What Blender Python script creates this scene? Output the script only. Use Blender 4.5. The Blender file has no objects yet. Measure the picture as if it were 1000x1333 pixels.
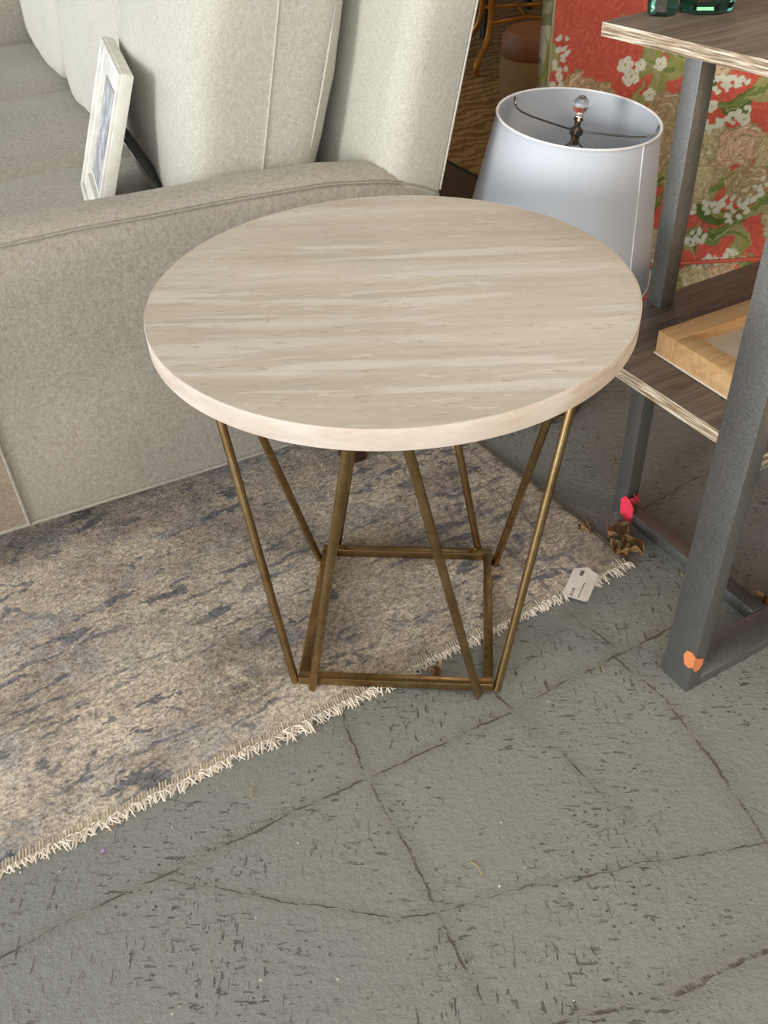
import bpy, bmesh, math, random
import numpy as np
from mathutils import Vector, Matrix, noise

random.seed(7)
R = math.radians
SC = bpy.context.scene
COL = SC.collection

# ------------------------------------------------------------------ camera
CAM_H, PITCH, ROLL, FPX = 1.1073, 0.7008, -0.0508, 1186.2
fw = Vector((0, math.cos(PITCH), -math.sin(PITCH)))
up0 = Vector((0, math.sin(PITCH), math.cos(PITCH)))
rt0 = Vector((1, 0, 0))
rt = math.cos(ROLL) * rt0 + math.sin(ROLL) * up0
up = -math.sin(ROLL) * rt0 + math.cos(ROLL) * up0
cd = bpy.data.cameras.new('camera')
cd.sensor_fit = 'VERTICAL'
cd.sensor_height = 24
cd.lens = 24 * FPX / 1333
cd.clip_start = 0.02
cam = bpy.data.objects.new('camera', cd)
COL.objects.link(cam)
m = Matrix((rt, up, -fw)).transposed().to_4x4()
m.translation = Vector((0, 0, CAM_H))
cam.matrix_world = m
SC.camera = cam

# ------------------------------------------------------------------ light
SC.view_settings.view_transform = 'Standard'
SC.view_settings.look = 'None'
SC.view_settings.gamma = 1
SC.view_settings.use_curve_mapping = False
SC.view_settings.exposure = -0.13

W = bpy.data.worlds.new('world')
SC.world = W
W.use_nodes = True
bg = W.node_tree.nodes['Background']
bg.inputs[0].default_value = (0.86, 0.93, 1.0, 1)
bg.inputs[1].default_value = 2.25

def sun(direction, energy, color, angle):
    d = bpy.data.lights.new('sun', 'SUN')
    d.energy = energy; d.color = color; d.angle = R(angle)
    o = bpy.data.objects.new('sun', d); COL.objects.link(o)
    o.location = (-3, -4, 2)
    o.rotation_euler = Vector(direction).to_track_quat('-Z', 'Y').to_euler()
sun((0.70, 0.69, -0.17), 1.9, (1.0, 0.98, 0.95), 14)

def area(name, loc, target, sx, sy, energy, color):
    d = bpy.data.lights.new(name, 'AREA')
    d.shape = 'RECTANGLE'; d.size = sx; d.size_y = sy; d.energy = energy; d.color = color
    o = bpy.data.objects.new(name, d); COL.objects.link(o)
    o.location = loc
    o.rotation_euler = (Vector(target) - Vector(loc)).to_track_quat('-Z', 'Y').to_euler()
area('ceiling_lamp_light', (0.6, 0.3, 2.85), (0.6, 0.9, 0), 1.6, 1.2, 40, (1.0, 0.93, 0.82))
area('warm_right_fill', (3.4, -0.9, 1.5), (0.3, 1.1, 0.3), 0.7, 0.7, 34, (1.0, 0.76, 0.50))  # warm area light added at the right, with no fixture behind it
area('ceiling_lamp_light', (1.2, 4.0, 2.85), (1.2, 4.0, 0), 1.2, 0.6, 12, (1.0, 0.8, 0.55))

# ------------------------------------------------------------------ helpers
def srgb(r, g, b):
    f = lambda c: ((c / 255 + 0.055) / 1.055) ** 2.4 if c / 255 > 0.04045 else c / 255 / 12.92
    return (f(r), f(g), f(b), 1)

class NT:
    """small wrapper to write node trees"""
    def __init__(s, name):
        s.m = bpy.data.materials.new(name); s.m.use_nodes = True
        s.t = s.m.node_tree; s.b = s.t.nodes['Principled BSDF']
        s.obj = s.n('ShaderNodeTexCoord').outputs['Object']
    def n(s, kind, **k):
        x = s.t.nodes.new(kind)
        for a, v in k.items(): setattr(x, a, v)
        return x
    def put(s, sock, v):
        if isinstance(v, bpy.types.NodeSocket): s.t.links.new(v, sock)
        else: sock.default_value = v
    def math(s, op, a, b=0.0, c=None, clamp=False):
        x = s.n('ShaderNodeMath', operation=op, use_clamp=clamp)
        s.put(x.inputs[0], a); s.put(x.inputs[1], b)
        if c is not None: s.put(x.inputs[2], c)
        return x.outputs[0]
    def vm(s, op, a, b=None):
        x = s.n('ShaderNodeVectorMath', operation=op)
        s.put(x.inputs[0], a)
        if b is not None: s.put(x.inputs[3 if op == 'SCALE' else 1], b)
        return x.outputs['Value'] if op in ('LENGTH', 'DOT_PRODUCT', 'DISTANCE') else x.outputs[0]
    def map(s, v, scale=(1, 1, 1), loc=(0, 0, 0), rot=(0, 0, 0)):
        x = s.n('ShaderNodeMapping')
        s.put(x.inputs[0], v); x.inputs['Scale'].default_value = scale
        x.inputs['Location'].default_value = loc; x.inputs['Rotation'].default_value = rot
        return x.outputs[0]
    def noise(s, v, scale, detail=3, rough=0.55, dist=0.0, col=False):
        x = s.n('ShaderNodeTexNoise')
        s.put(x.inputs['Vector'], v); x.inputs['Scale'].default_value = scale
        x.inputs['Detail'].default_value = detail; x.inputs['Roughness'].default_value = rough
        x.inputs['Distortion'].default_value = dist
        return x.outputs['Color'] if col else x.outputs['Fac']
    def voro(s, v, scale, feature='F1', rnd=1.0):
        x = s.n('ShaderNodeTexVoronoi', feature=feature)
        s.put(x.inputs['Vector'], v); x.inputs['Scale'].default_value = scale
        x.inputs['Randomness'].default_value = rnd
        return x
    def ramp(s, f, stops):
        x = s.n('ShaderNodeValToRGB')
        e = x.color_ramp.elements
        while len(e) < len(stops): e.new(0.5)
        for i, (p, c) in enumerate(stops):
            e[i].position = p
            e[i].color = c if len(c) == 4 else (*c, 1)
        s.put(x.inputs[0], f)
        return x.outputs[0]
    def step(s, f, a, b):
        x = s.n('ShaderNodeMapRange', interpolation_type='SMOOTHSTEP')
        s.put(x.inputs[0], f); x.inputs[1].default_value = a; x.inputs[2].default_value = b
        return x.outputs[0]
    def mix(s, f, a, b, mode='MIX'):
        x = s.n('ShaderNodeMix', data_type='RGBA', blend_type=mode)
        s.put(x.inputs[0], f); s.put(x.inputs[6], a); s.put(x.inputs[7], b)
        return x.outputs[2]
    def bump(s, h, dist, strength=1.0):
        x = s.n('ShaderNodeBump')
        s.put(x.inputs['Height'], h); x.inputs['Distance'].default_value = dist
        x.inputs['Strength'].default_value = strength
        s.t.links.new(x.outputs[0], s.b.inputs['Normal'])
    def set(s, **k):
        for a, v in k.items(): s.put(s.b.inputs[a.replace('_', ' ')], v)
        return s.m

def plain(name, col, rough=0.5, metal=0.0, **k):
    n = NT(name)
    f = n.noise(n.obj, 35, 3)
    c = n.mix(1.0, col, n.ramp(f, [(0.3, (0.88,) * 3), (0.7, (1.08,) * 3)]), 'MULTIPLY')
    n.set(Base_Color=c, Roughness=rough, Metallic=metal, **k)
    return n.m

def new_obj(name, bm, mat, parent=None, smooth=True, loc=None, rot=None):
    bmesh.ops.recalc_face_normals(bm, faces=bm.faces[:])
    me = bpy.data.meshes.new(name)
    bm.to_mesh(me); bm.free()
    for mm in (mat if isinstance(mat, (list, tuple)) else [mat]): me.materials.append(mm)
    if smooth:
        for p in me.polygons: p.use_smooth = True
        try: me.set_sharp_from_angle(angle=R(38))
        except Exception: pass
    o = bpy.data.objects.new(name, me); COL.objects.link(o)
    if parent: o.parent = parent
    if loc: o.location = loc
    if rot: o.rotation_euler = rot
    return o

def thing(name, label, cat, loc=(0, 0, 0), rz=0, group=None, rot=None):
    o = bpy.data.objects.new(name, None); COL.objects.link(o)
    o.empty_display_size = 0.05
    o.location = loc; o.rotation_euler = rot or (0, 0, rz)
    o['label'] = label; o['category'] = cat
    if group: o['group'] = group
    return o
def tag(o, label, cat, group=None):
    o['label'] = label; o['category'] = cat
    if group: o['group'] = group
    return o

def box(bm, x0, x1, y0, y1, z0, z1, bev=0.0, seg=2):
    r = bmesh.ops.create_cube(bm, size=1.0)
    vs = r['verts']
    for v in vs:
        v.co = Vector(((x0 + x1) / 2 + v.co.x * (x1 - x0), (y0 + y1) / 2 + v.co.y * (y1 - y0), (z0 + z1) / 2 + v.co.z * (z1 - z0)))
    if bev > 0:
        es = {e for v in vs for e in v.link_edges}
        bmesh.ops.bevel(bm, geom=list(es), offset=bev, segments=seg, profile=0.5, affect='EDGES')
    return bm

def tube(bm, pts, rad, n=10, caps=True):
    pts = [Vector(p) for p in pts]
    rads = rad if isinstance(rad, (list, tuple)) else [rad] * len(pts)
    rings = []
    prev = None
    for i, p in enumerate(pts):
        t = (pts[min(i + 1, len(pts) - 1)] - pts[max(i - 1, 0)]).normalized()
        if prev is None:
            a = Vector((0, 0, 1)) if abs(t.z) < 0.9 else Vector((1, 0, 0))
            x = t.cross(a).normalized()
        else:
            x = (prev - t * prev.dot(t)).normalized()
        prev = x
        y = t.cross(x)
        rings.append([bm.verts.new(p + (x * math.cos(2 * math.pi * k / n) + y * math.sin(2 * math.pi * k / n)) * rads[i]) for k in range(n)])
    for a, b in zip(rings, rings[1:]):
        for k in range(n):
            bm.faces.new((a[k], a[(k + 1) % n], b[(k + 1) % n], b[k]))
    if caps:
        bm.faces.new(rings[0][::-1]); bm.faces.new(rings[-1])
    return bm

def lathe(bm, prof, n=64, cap=True):
    rings = []
    for r_, z in prof:
        if r_ < 1e-6: rings.append([bm.verts.new((0, 0, z))])
        else: rings.append([bm.verts.new((r_ * math.cos(2 * math.pi * k / n), r_ * math.sin(2 * math.pi * k / n), z)) for k in range(n)])
    for a, b in zip(rings, rings[1:]):
        for k in range(n):
            k2 = (k + 1) % n
            if len(a) == 1 and len(b) == 1: continue
            if len(a) == 1: bm.faces.new((a[0], b[k2], b[k]))
            elif len(b) == 1: bm.faces.new((a[k], a[k2], b[0]))
            else: bm.faces.new((a[k], a[k2], b[k2], b[k]))
    return bm

def smoothpts(pts, sub=6):
    P = [Vector(p) for p in pts]
    out = []
    for i in range(len(P) - 1):
        p0, p1, p2, p3 = P[max(i - 1, 0)], P[i], P[i + 1], P[min(i + 2, len(P) - 1)]
        for k in range(sub):
            t = k / sub
            out.append(0.5 * ((2 * p1) + (p2 - p0) * t + (2 * p0 - 5 * p1 + 4 * p2 - p3) * t * t + (-p0 + 3 * p1 - 3 * p2 + p3) * t ** 3))
    out.append(P[-1])
    return out

# ------------------------------------------------------------------ materials
def mat_floor():
    n = NT('painted_concrete')
    P = n.obj
    wob = n.vm('SCALE', n.vm('SUBTRACT', n.noise(P, 9, 4, 0.65, col=True), (0.5, 0.5, 0.5)), 0.022)
    Q = n.vm('ADD', P, wob)
    wob2 = n.vm('SCALE', n.vm('SUBTRACT', n.noise(P, 60, 3, 0.6, col=True), (0.5, 0.5, 0.5)), 0.008)
    Q = n.vm('ADD', Q, wob2)
    flat = n.vm('MULTIPLY', Q, (1, 1, 0))
    def seg(a, b, w):
        a = Vector((*a, 0)); b = Vector((*b, 0)); d = b - a
        pa = n.vm('SUBTRACT', flat, tuple(a))
        t = n.math('MULTIPLY', n.vm('DOT_PRODUCT', pa, tuple(d)), 1 / d.dot(d), clamp=True)
        x = n.n('ShaderNodeVectorMath', operation='SCALE'); x.inputs[0].default_value = tuple(d); n.put(x.inputs[3], t)
        q = n.vm('SUBTRACT', pa, x.outputs[0])
        return n.math('DIVIDE', n.vm('LENGTH', q), w)
    S = FLOOR_SEAMS
    dmin = None
    for a, b, w in S:
        d = seg(a, b, w)
        dmin = d if dmin is None else n.math('MINIMUM', dmin, d)
    brk = n.step(n.noise(P, 17, 5, 0.75), 0.44, 0.56)
    core = n.math('MULTIPLY', n.math('SUBTRACT', 1.0, n.step(dmin, 0.25, 0.95)), n.math('MULTIPLY_ADD', brk, 0.75, 0.08))
    halo = n.math('MULTIPLY', n.math('SUBTRACT', 1.0, n.step(dmin, 1.0, 9.0)), 0.28)
    # chips: small dark pits, in drifts
    drift = n.step(n.noise(P, 5.5, 4, 0.62), 0.42, 0.60)
    v1 = n.voro(n.vm('ADD', P, n.vm('SCALE', n.noise(P, 120, 2, col=True), 0.010)), 95).outputs['Distance']
    pits = n.math('MULTIPLY', n.math('SUBTRACT', 1.0, n.step(v1, 0.10, 0.25)), n.step(n.noise(P, 38, 3, 0.7), 0.47, 0.53))
    scr = n.noise(n.map(P, (34, 150, 1), rot=(0, 0, 1.15)), 1.0, 4, 0.62)
    scr = n.math('MULTIPLY', n.step(scr, 0.605, 0.64), drift)
    scr2 = n.noise(n.map(P, (150, 34, 1), loc=(4, 2, 0), rot=(0, 0, 0.4)), 1.0, 4, 0.62)
    scr2 = n.math('MULTIPLY', n.step(scr2, 0.61, 0.645), n.step(n.noise(n.map(P, loc=(7, 3, 0)), 4.5, 3), 0.48, 0.62))
    chips = n.math('MAXIMUM', n.math('MAXIMUM', n.math('MULTIPLY', pits, n.math('MULTIPLY_ADD', drift, 0.75, 0.3)), scr), scr2)
    dark = n.math('MAXIMUM', core, n.math('MULTIPLY', chips, 0.85), clamp=True)
    base = n.mix(n.noise(P, 2.3, 4), srgb(134, 137, 133), srgb(151, 149, 139))
    fine = n.ramp(n.noise(P, 260, 3, 0.6), [(0.3, (0.93,) * 3), (0.7, (1.06,) * 3)])
    base = n.mix(1.0, base, fine, 'MULTIPLY')
    base = n.mix(halo, base, srgb(118, 110, 96))
    c = n.mix(n.math('MULTIPLY', dark, 0.85), base, srgb(76, 64, 50))
    wv = n.voro(n.map(P, loc=(1.3, 0.7, 0)), 16).outputs['Distance']
    c = n.mix(n.math('SUBTRACT', 1.0, n.step(wv, 0.022, 0.036)), c, srgb(205, 200, 188))
    rough = n.ramp(n.noise(P, 7, 4), [(0.3, (0.42,) * 3), (0.7, (0.62,) * 3)])
    h = n.math('MULTIPLY_ADD', n.noise(P, 90, 5, 0.7), 1.3, n.math('MULTIPLY', dark, -0.8))
    h = n.math('ADD', h, n.math('MULTIPLY', n.noise(P, 9, 3), 0.8))
    n.bump(h, 0.0026, 1.0)
    return n.set(Base_Color=c, Roughness=rough, Specular_IOR_Level=0.4)

FLOOR_SEAMS = [
    ((-1.6, -0.05), (-0.493, 0.513), .0022), ((-0.493, 0.513), (-0.177, 0.674), .0024), ((-0.177, 0.674), (0.095, 0.799), .0022),
    ((0.095, 0.799), (0.434, 0.98), .0026), ((0.434, 0.98), (1.7, 1.64), .0022),
    ((-0.084, 0.863), (-0.04, 0.74), .0028), ((-0.04, 0.74), (0.03, 0.575), .0032), ((0.03, 0.575), (0.092, 0.409), .0034), ((0.092, 0.409), (0.24, 0.0), .003),
    ((0.345, 0.935), (0.41, 0.846), .003), ((0.41, 0.846), (0.476, 0.612), .0036), ((0.476, 0.612), (0.56, 0.36), .003),
    ((0.152, 0.406), (0.30, 0.432), .0034), ((0.30, 0.432), (0.46, 0.485), .0042),
    ((-0.02, 0.53), (0.19, 0.575), .0014), ((0.19, 0.575), (0.5, 0.615), .0016), ((-0.30, 0.60), (-0.01, 0.535), .0013),
    ((0.30, 1.03), (0.355, 0.95), .0036), ((0.155, 0.87), (0.21, 0.80), .0036), ((0.24, 0.76), (0.305, 0.655), .0026),
    ((0.47, 1.28), (0.66, 1.40), .0022), ((0.25, 1.85), (1.2, 1.75), .003),
]

def linen(name, c1, c2, blotch=0.10):
    n = NT(name)
    P = n.obj
    w1 = n.noise(n.map(P, (1000, 1000, 130)), 1.0, 2, 0.6)
    w2 = n.noise(n.map(P, (130, 130, 1000)), 1.0, 2, 0.6)
    w3 = n.noise(n.map(P, (130, 900, 130)), 1.0, 2, 0.6)
    w = n.math('ADD', n.math('ADD', n.math('MULTIPLY', w1, 0.42), n.math('MULTIPLY', w2, 0.36)), n.math('MULTIPLY', w3, 0.22))
    slub = n.step(n.noise(n.map(P, (330, 330, 26)), 1.0, 2, 0.5), 0.60, 0.76)
    c = n.ramp(w, [(0.38, c2), (0.62, c1)])
    c = n.mix(n.math('MULTIPLY', slub, 0.35), c, c2)
    c = n.mix(1.0, c, n.ramp(n.noise(P, 4, 3), [(0.3, (1 - blotch,) * 3), (0.7, (1.03,) * 3)]), 'MULTIPLY')
    n.bump(w, 0.0016, 0.55)
    n.set(Base_Color=c, Roughness=0.92, Specular_IOR_Level=0.15, Sheen_Weight=0.12)
    return n.m

def mat_stone():
    n = NT('travertine_laminate')
    P = n.map(n.obj, rot=(0, 0, R(2)))
    warp = n.vm('ADD', P, n.vm('MULTIPLY', n.vm('SUBTRACT', n.noise(n.map(P, (6, 14, 1)), 1.0, 4, 0.6, col=True), (0.5, 0.5, 0.5)), (0.08, 0.022, 0)))
    b1 = n.noise(n.map(warp, (1.6, 26, 1)), 1.0, 5, 0.62)
    b2 = n.noise(n.map(warp, (5, 95, 1), loc=(3, 1, 0)), 1.0, 4, 0.6)
    b3 = n.noise(n.map(warp, (2.6, 30, 1), loc=(9, 4, 0)), 1.0, 4, 0.55)
    c = n.ramp(b1, [(0.28, srgb(182, 171, 154)), (0.45, srgb(194, 184, 168)), (0.60, srgb(202, 193, 179)), (0.75, srgb(208, 201, 189))])
    c = n.mix(n.math('MULTIPLY', n.step(b3, 0.56, 0.61), 0.6), c, srgb(216, 211, 204))
    b4 = n.noise(n.map(warp, (1.1, 9, 1), loc=(4, 8, 0)), 1.0, 3, 0.5)
    c = n.mix(n.math('MULTIPLY', n.step(b4, 0.50, 0.62), 0.35), c, srgb(184, 172, 156))
    c = n.mix(n.math('MULTIPLY', n.step(b2, 0.58, 0.72), 0.38), c, srgb(167, 153, 134))
    pit = n.noise(n.map(warp, (45, 300, 1), loc=(1, 7, 0)), 1.0, 3, 0.55)
    c = n.mix(n.math('MULTIPLY', n.step(pit, 0.635, 0.68), 0.5), c, srgb(142, 126, 106))
    flk = n.noise(n.map(warp, (30, 150, 1), loc=(5, 2, 0)), 1.0, 3, 0.5)
    c = n.mix(n.math('MULTIPLY', n.step(flk, 0.63, 0.68), 0.45), c, srgb(222, 216, 206))
    c = n.mix(1.0, c, n.ramp(n.noise(n.map(P, (8, 50, 1)), 1.0, 2), [(0.3, (0.96,) * 3), (0.7, (1.03,) * 3)]), 'MULTIPLY')
    return n.set(Base_Color=c, Roughness=0.42, Specular_IOR_Level=0.35)

def mat_edge_lit():
    n = NT('edge_laminate_lit')  # rim laminate, paler and pinker than the top: its lighting put into the colour
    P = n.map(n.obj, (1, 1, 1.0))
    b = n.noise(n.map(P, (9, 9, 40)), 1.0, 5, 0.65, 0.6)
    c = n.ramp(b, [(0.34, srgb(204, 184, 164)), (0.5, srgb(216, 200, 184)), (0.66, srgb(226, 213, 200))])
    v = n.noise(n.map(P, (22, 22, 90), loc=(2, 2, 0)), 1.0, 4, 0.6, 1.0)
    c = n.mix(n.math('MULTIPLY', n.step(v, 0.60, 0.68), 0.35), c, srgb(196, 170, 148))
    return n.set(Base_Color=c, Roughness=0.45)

def mat_brass():
    n = NT('aged_brass')
    f = n.noise(n.obj, 14, 4, 0.6)
    g = n.noise(n.obj, 90, 3, 0.6)
    k = n.math('MULTIPLY_ADD', g, 0.25, n.math('MULTIPLY', f, 0.75))
    c = n.ramp(k, [(0.34, (0.22, 0.135, 0.058)), (0.5, (0.36, 0.24, 0.11)), (0.64, (0.46, 0.33, 0.165))])
    r = n.ramp(f, [(0.3, (0.36,) * 3), (0.7, (0.22,) * 3)])
    return n.set(Base_Color=c, Metallic=1.0, Roughness=r)

def mat_wood(name, dark, mid, light, axis='x', rough=0.55, scale=1.0, contrast=1.0):
    n = NT(name)
    s = {'x': (2.2, 46, 46), 'y': (46, 2.2, 46)}[axis]
    s = tuple(v * scale for v in s)
    P = n.vm('ADD', n.obj, n.vm('SCALE', n.noise(n.obj, 5, 3, col=True), 0.03))
    f = n.noise(n.map(P, s), 1.0, 6, 0.65, 0.5)
    g = n.noise(n.map(P, tuple(v * 4 for v in s)), 1.0, 3, 0.6)
    k = n.math('MULTIPLY_ADD', g, 0.4, n.math('MULTIPLY', f, 0.62))
    c = n.ramp(k, [(0.36, dark), (0.5, mid), (0.64, light)])
    n.bump(k, 0.001, 0.5)
    return n.set(Base_Color=c, Roughness=rough)

def mat_edgewood():
    n = NT('striped_board_edge')
    P = n.vm('ADD', n.obj, n.vm('SCALE', n.noise(n.obj, 14, 2, col=True), 0.004))
    f = n.noise(n.map(P, (14, 14, 420)), 1.0, 4, 0.6)
    c = n.ramp(f, [(0.40, srgb(120, 100, 78)), (0.5, srgb(176, 154, 126)), (0.60, srgb(226, 214, 194))])
    return n.set(Base_Color=c, Roughness=0.5)

def mat_steel():
    n = NT('blackened_steel')
    f = n.noise(n.obj, 260, 4, 0.7)
    g = n.noise(n.obj, 9, 3)
    c = n.mix(g, srgb(120, 120, 118), srgb(142, 142, 138))
    c = n.mix(1.0, c, n.ramp(f, [(0.32, (0.78,) * 3), (0.68, (1.18,) * 3)]), 'MULTIPLY')
    return n.set(Base_Color=c, Metallic=0.8, Roughness=n.ramp(f, [(0.3, (0.36,) * 3), (0.7, (0.55,) * 3)]))

def mat_rug():
    n = NT('distressed_rug')
    P = n.obj                                   # x along the fringed end, y away from it
    x = n.n('ShaderNodeSeparateXYZ'); n.put(x.inputs[0], P)
    X, Y = x.outputs[0], x.outputs[1]
    wp = n.vm('ADD', P, n.vm('SCALE', n.vm('SUBTRACT', n.noise(P, 26, 4, 0.7, col=True), (0.5, 0.5, 0.5)), 0.035))
    a = n.noise(n.map(P, (4, 6, 1)), 1.0, 5, 0.6)
    c = n.ramp(a, [(0.34, srgb(150, 137, 125)), (0.46, srgb(184, 169, 153)), (0.56, srgb(208, 193, 174)), (0.68, srgb(226, 215, 196))])
    cool = n.step(n.noise(n.map(wp, (5, 9, 1), loc=(3, 0, 0)), 1.0, 5, 0.65), 0.50, 0.62)
    c = n.mix(n.math('MULTIPLY', cool, 0.5), c, srgb(158, 162, 164))
    cream = n.step(n.noise(n.map(wp, (7, 12, 1), loc=(8, 3, 0)), 1.0, 5, 0.7), 0.53, 0.66)
    c = n.mix(n.math('MULTIPLY', cream, 0.65), c, srgb(218, 207, 182))
    # slate blue broken motifs running with the weave
    m1 = n.noise(n.map(wp, (11, 34, 1), loc=(1, 5, 0)), 1.0, 4, 0.62)
    reg = n.step(n.noise(n.map(P, (3.5, 5, 1), loc=(2, 2, 0)), 1.0, 2), 0.42, 0.56)
    blue = n.math('MULTIPLY', n.step(m1, 0.565, 0.60), reg)
    ring = n.math('SUBTRACT', 1.0, n.step(n.math('ABSOLUTE', n.math('SUBTRACT', n.noise(n.map(wp, (6, 9, 1), loc=(6, 6, 0)), 1.0, 2, 0.5), 0.5)), 0.004, 0.017))
    ring = n.math('MULTIPLY', ring, n.step(n.noise(n.map(P, (9, 9, 1)), 1.0, 3), 0.50, 0.58))
    blue = n.math('MAXIMUM', blue, n.math('MULTIPLY', ring, 0.9))
    # woven border lines parallel to the fringe and to the right edge
    wl = n.math('MULTIPLY', n.math('SUBTRACT', n.noise(P, 22, 3, 0.6), 0.5), 0.03)
    def line(coord, at, w):
        return n.math('SUBTRACT', 1.0, n.step(n.math('ABSOLUTE', n.math('SUBTRACT', n.math('ADD', coord, wl), at)), w * 0.5, w))
    L = None
    for at, w in ((0.215, .006), (0.243, .004), (0.335, .005), (0.08, .004)):
        l = line(Y, at, w); L = l if L is None else n.math('MAXIMUM', L, l)
    for at, w in ((-0.075, .004), (-0.155, .005), (-0.19, .003)):
        L = n.math('MAXIMUM', L, line(X, at, w))
    L = n.math('MULTIPLY', L, n.step(n.noise(P, 13, 3, 0.6), 0.42, 0.55))
    blue = n.math('MAXIMUM', blue, n.math('MULTIPLY', L, 0.75))
    bm_ = n.math('MAXIMUM', n.math('MULTIPLY', line(X, -0.115, .016), n.step(n.noise(P, 42, 3, 0.6), 0.50, 0.58)), 0.0)
    blue = n.math('MAXIMUM', blue, n.math('MULTIPLY', bm_, 0.9))
    c = n.mix(n.math('MULTIPLY', blue, 0.78), c, srgb(84, 91, 103))
    lite = line(Y, 0.228, .010)
    c = n.mix(n.math('MULTIPLY', lite, 0.3), c, srgb(190, 178, 158))
    pile = n.noise(P, 250, 4, 0.75)
    pile2 = n.noise(n.map(P, (90, 150, 1)), 1.0, 3, 0.6)
    pp_ = n.math('MULTIPLY_ADD', pile, 0.6, n.math('MULTIPLY', pile2, 0.4))
    c = n.mix(1.0, c, n.ramp(pp_, [(0.38, (0.40,) * 3), (0.5, (1.0,) * 3), (0.62, (1.6,) * 3)]), 'MULTIPLY')
    n.bump(n.math('ADD', pp_, n.math('MULTIPLY', n.noise(P, 40, 3), 0.8)), 0.006, 0.8)
    return n.set(Base_Color=c, Roughness=0.95, Specular_IOR_Level=0.1, Sheen_Weight=0.25)

def mat_rug2():
    n = NT('brown_patterned_rug')
    P = n.obj
    wp = n.vm('ADD', P, n.vm('SCALE', n.vm('SUBTRACT', n.noise(P, 5, 3, 0.6, col=True), (0.5, 0.5, 0.5)), 0.16))
    a = n.n('ShaderNodeTexWave', wave_type='BANDS', bands_direction='Y')
    n.put(a.inputs['Vector'], wp); a.inputs['Scale'].default_value = 5.5; a.inputs['Distortion'].default_value = 7
    a.inputs['Detail'].default_value = 3; a.inputs['Detail Scale'].default_value = 2.2
    c = n.ramp(a.outputs[0], [(0.1, srgb(108, 80, 48)), (0.5, srgb(130, 100, 62)), (0.9, srgb(142, 112, 74))])
    v = n.voro(P, 9).outputs['Distance']
    c = n.mix(n.math('MULTIPLY', n.math('SUBTRACT', 1.0, n.step(v, 0.12, 0.2)), 0.6), c, srgb(98, 78, 50))
    c = n.mix(1.0, c, n.ramp(n.noise(P, 160, 3), [(0.3, (0.8,) * 3), (0.7, (1.15,) * 3)]), 'MULTIPLY')
    return n.set(Base_Color=c, Roughness=0.9, Specular_IOR_Level=0.1)

M = {}
M['floor'] = mat_floor()
M['linen'] = linen('linen_upholstery', srgb(188, 182, 170), srgb(146, 139, 126))
M['linen_light'] = linen('linen_cushion', srgb(212, 210, 200), srgb(178, 173, 160), 0.03)
M['linen_brown'] = linen('linen_front_panel', srgb(180, 166, 146), srgb(138, 124, 106))
M['stone'] = mat_stone()
M['edge'] = mat_edge_lit()
M['brass'] = mat_brass()
M['board'] = mat_wood('weathered_oak', srgb(74, 63, 54), srgb(98, 84, 72), srgb(124, 108, 92), 'x')
M['boardedge'] = mat_edgewood()
M['pine'] = mat_wood('pale_pine', srgb(186, 142, 92), srgb(206, 164, 114), srgb(220, 184, 136), 'x', 0.6, 0.6)
M['steel'] = mat_steel()
M['rug'] = mat_rug()
M['rug2'] = mat_rug2()
M['fringe'] = plain('cotton_fringe', srgb(236, 226, 210), 0.9)
M['binding'] = plain('rug_binding', srgb(104, 92, 76), 0.95)
M['hem'] = plain('rug_hem', srgb(206, 192, 170), 0.95)
M['white_paint'] = plain('white_painted_wood', srgb(226, 224, 214), 0.4)
M['black_paint'] = plain('black_painted_metal', srgb(52, 53, 52), 0.5)
M['shade'] = bpy.data.materials.new('white_shade_fabric'); M['shade'].use_nodes = True
M['shade'].node_tree.nodes['Principled BSDF'].inputs['Base Color'].default_value = srgb(206, 212, 221)
M['shade'].node_tree.nodes['Principled BSDF'].inputs['Roughness'].default_value = 0.6
M['shade_trim'] = plain('white_shade_trim', srgb(236, 236, 238), 0.7)
M['chrome'] = plain('brushed_nickel', srgb(150, 142, 132), 0.22, 1.0)
M['ceramic'] = plain('grey_ceramic', srgb(150, 152, 155), 0.25)
M['paper'] = plain('tag_paper', srgb(248, 238, 230), 0.8)
M['ink'] = plain('printed_ink', srgb(60, 56, 60), 0.8)
M['pink_tape'] = plain('fluorescent_pink_tape', srgb(250, 62, 92), 0.6)
M['orange_paper'] = plain('orange_sticker_paper', srgb(226, 138, 84), 0.8)
M['leaf'] = plain('dry_leaf', srgb(138, 104, 68), 0.8)
M['straw'] = plain('dry_straw', srgb(186, 160, 112), 0.8)
M['fleck'] = plain('white_fleck', srgb(232, 228, 220), 0.8)
M['petal'] = plain('lilac_petal', srgb(176, 140, 190), 0.7)
M['darkwood'] = mat_wood('dark_walnut', srgb(42, 26, 18), srgb(60, 38, 26), srgb(78, 52, 36), 'x', 0.4)
M['canvas'] = plain('primed_canvas', srgb(222, 208, 190), 0.9)
M['gold'] = plain('gilded_iron', srgb(168, 112, 46), 0.38, 0.75)
M['black_lacquer'] = plain('black_lacquer', srgb(20, 18, 17), 0.35)
M['pouf'] = plain('tan_woven_pouf', srgb(140, 108, 66), 0.9)
M['rust'] = plain('rust_leather', srgb(126, 76, 36), 0.6)
M['wall'] = plain('warm_grey_wall', srgb(112, 100, 86), 0.9)
M['ceiling'] = plain('grey_ceiling', srgb(170, 168, 162), 0.95)
def glass(name, col, rough=0.02, ior=1.5):
    n = NT(name); n.set(Base_Color=col, Roughness=rough, IOR=ior, Transmission_Weight=1.0); return n.m
M['crystal'] = glass('clear_crystal', (0.97, 0.97, 0.97, 1))
M['green_glass'] = glass('green_cut_glass', (0.10, 0.30, 0.22, 1), 0.03)
M['photo'] = None
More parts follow.
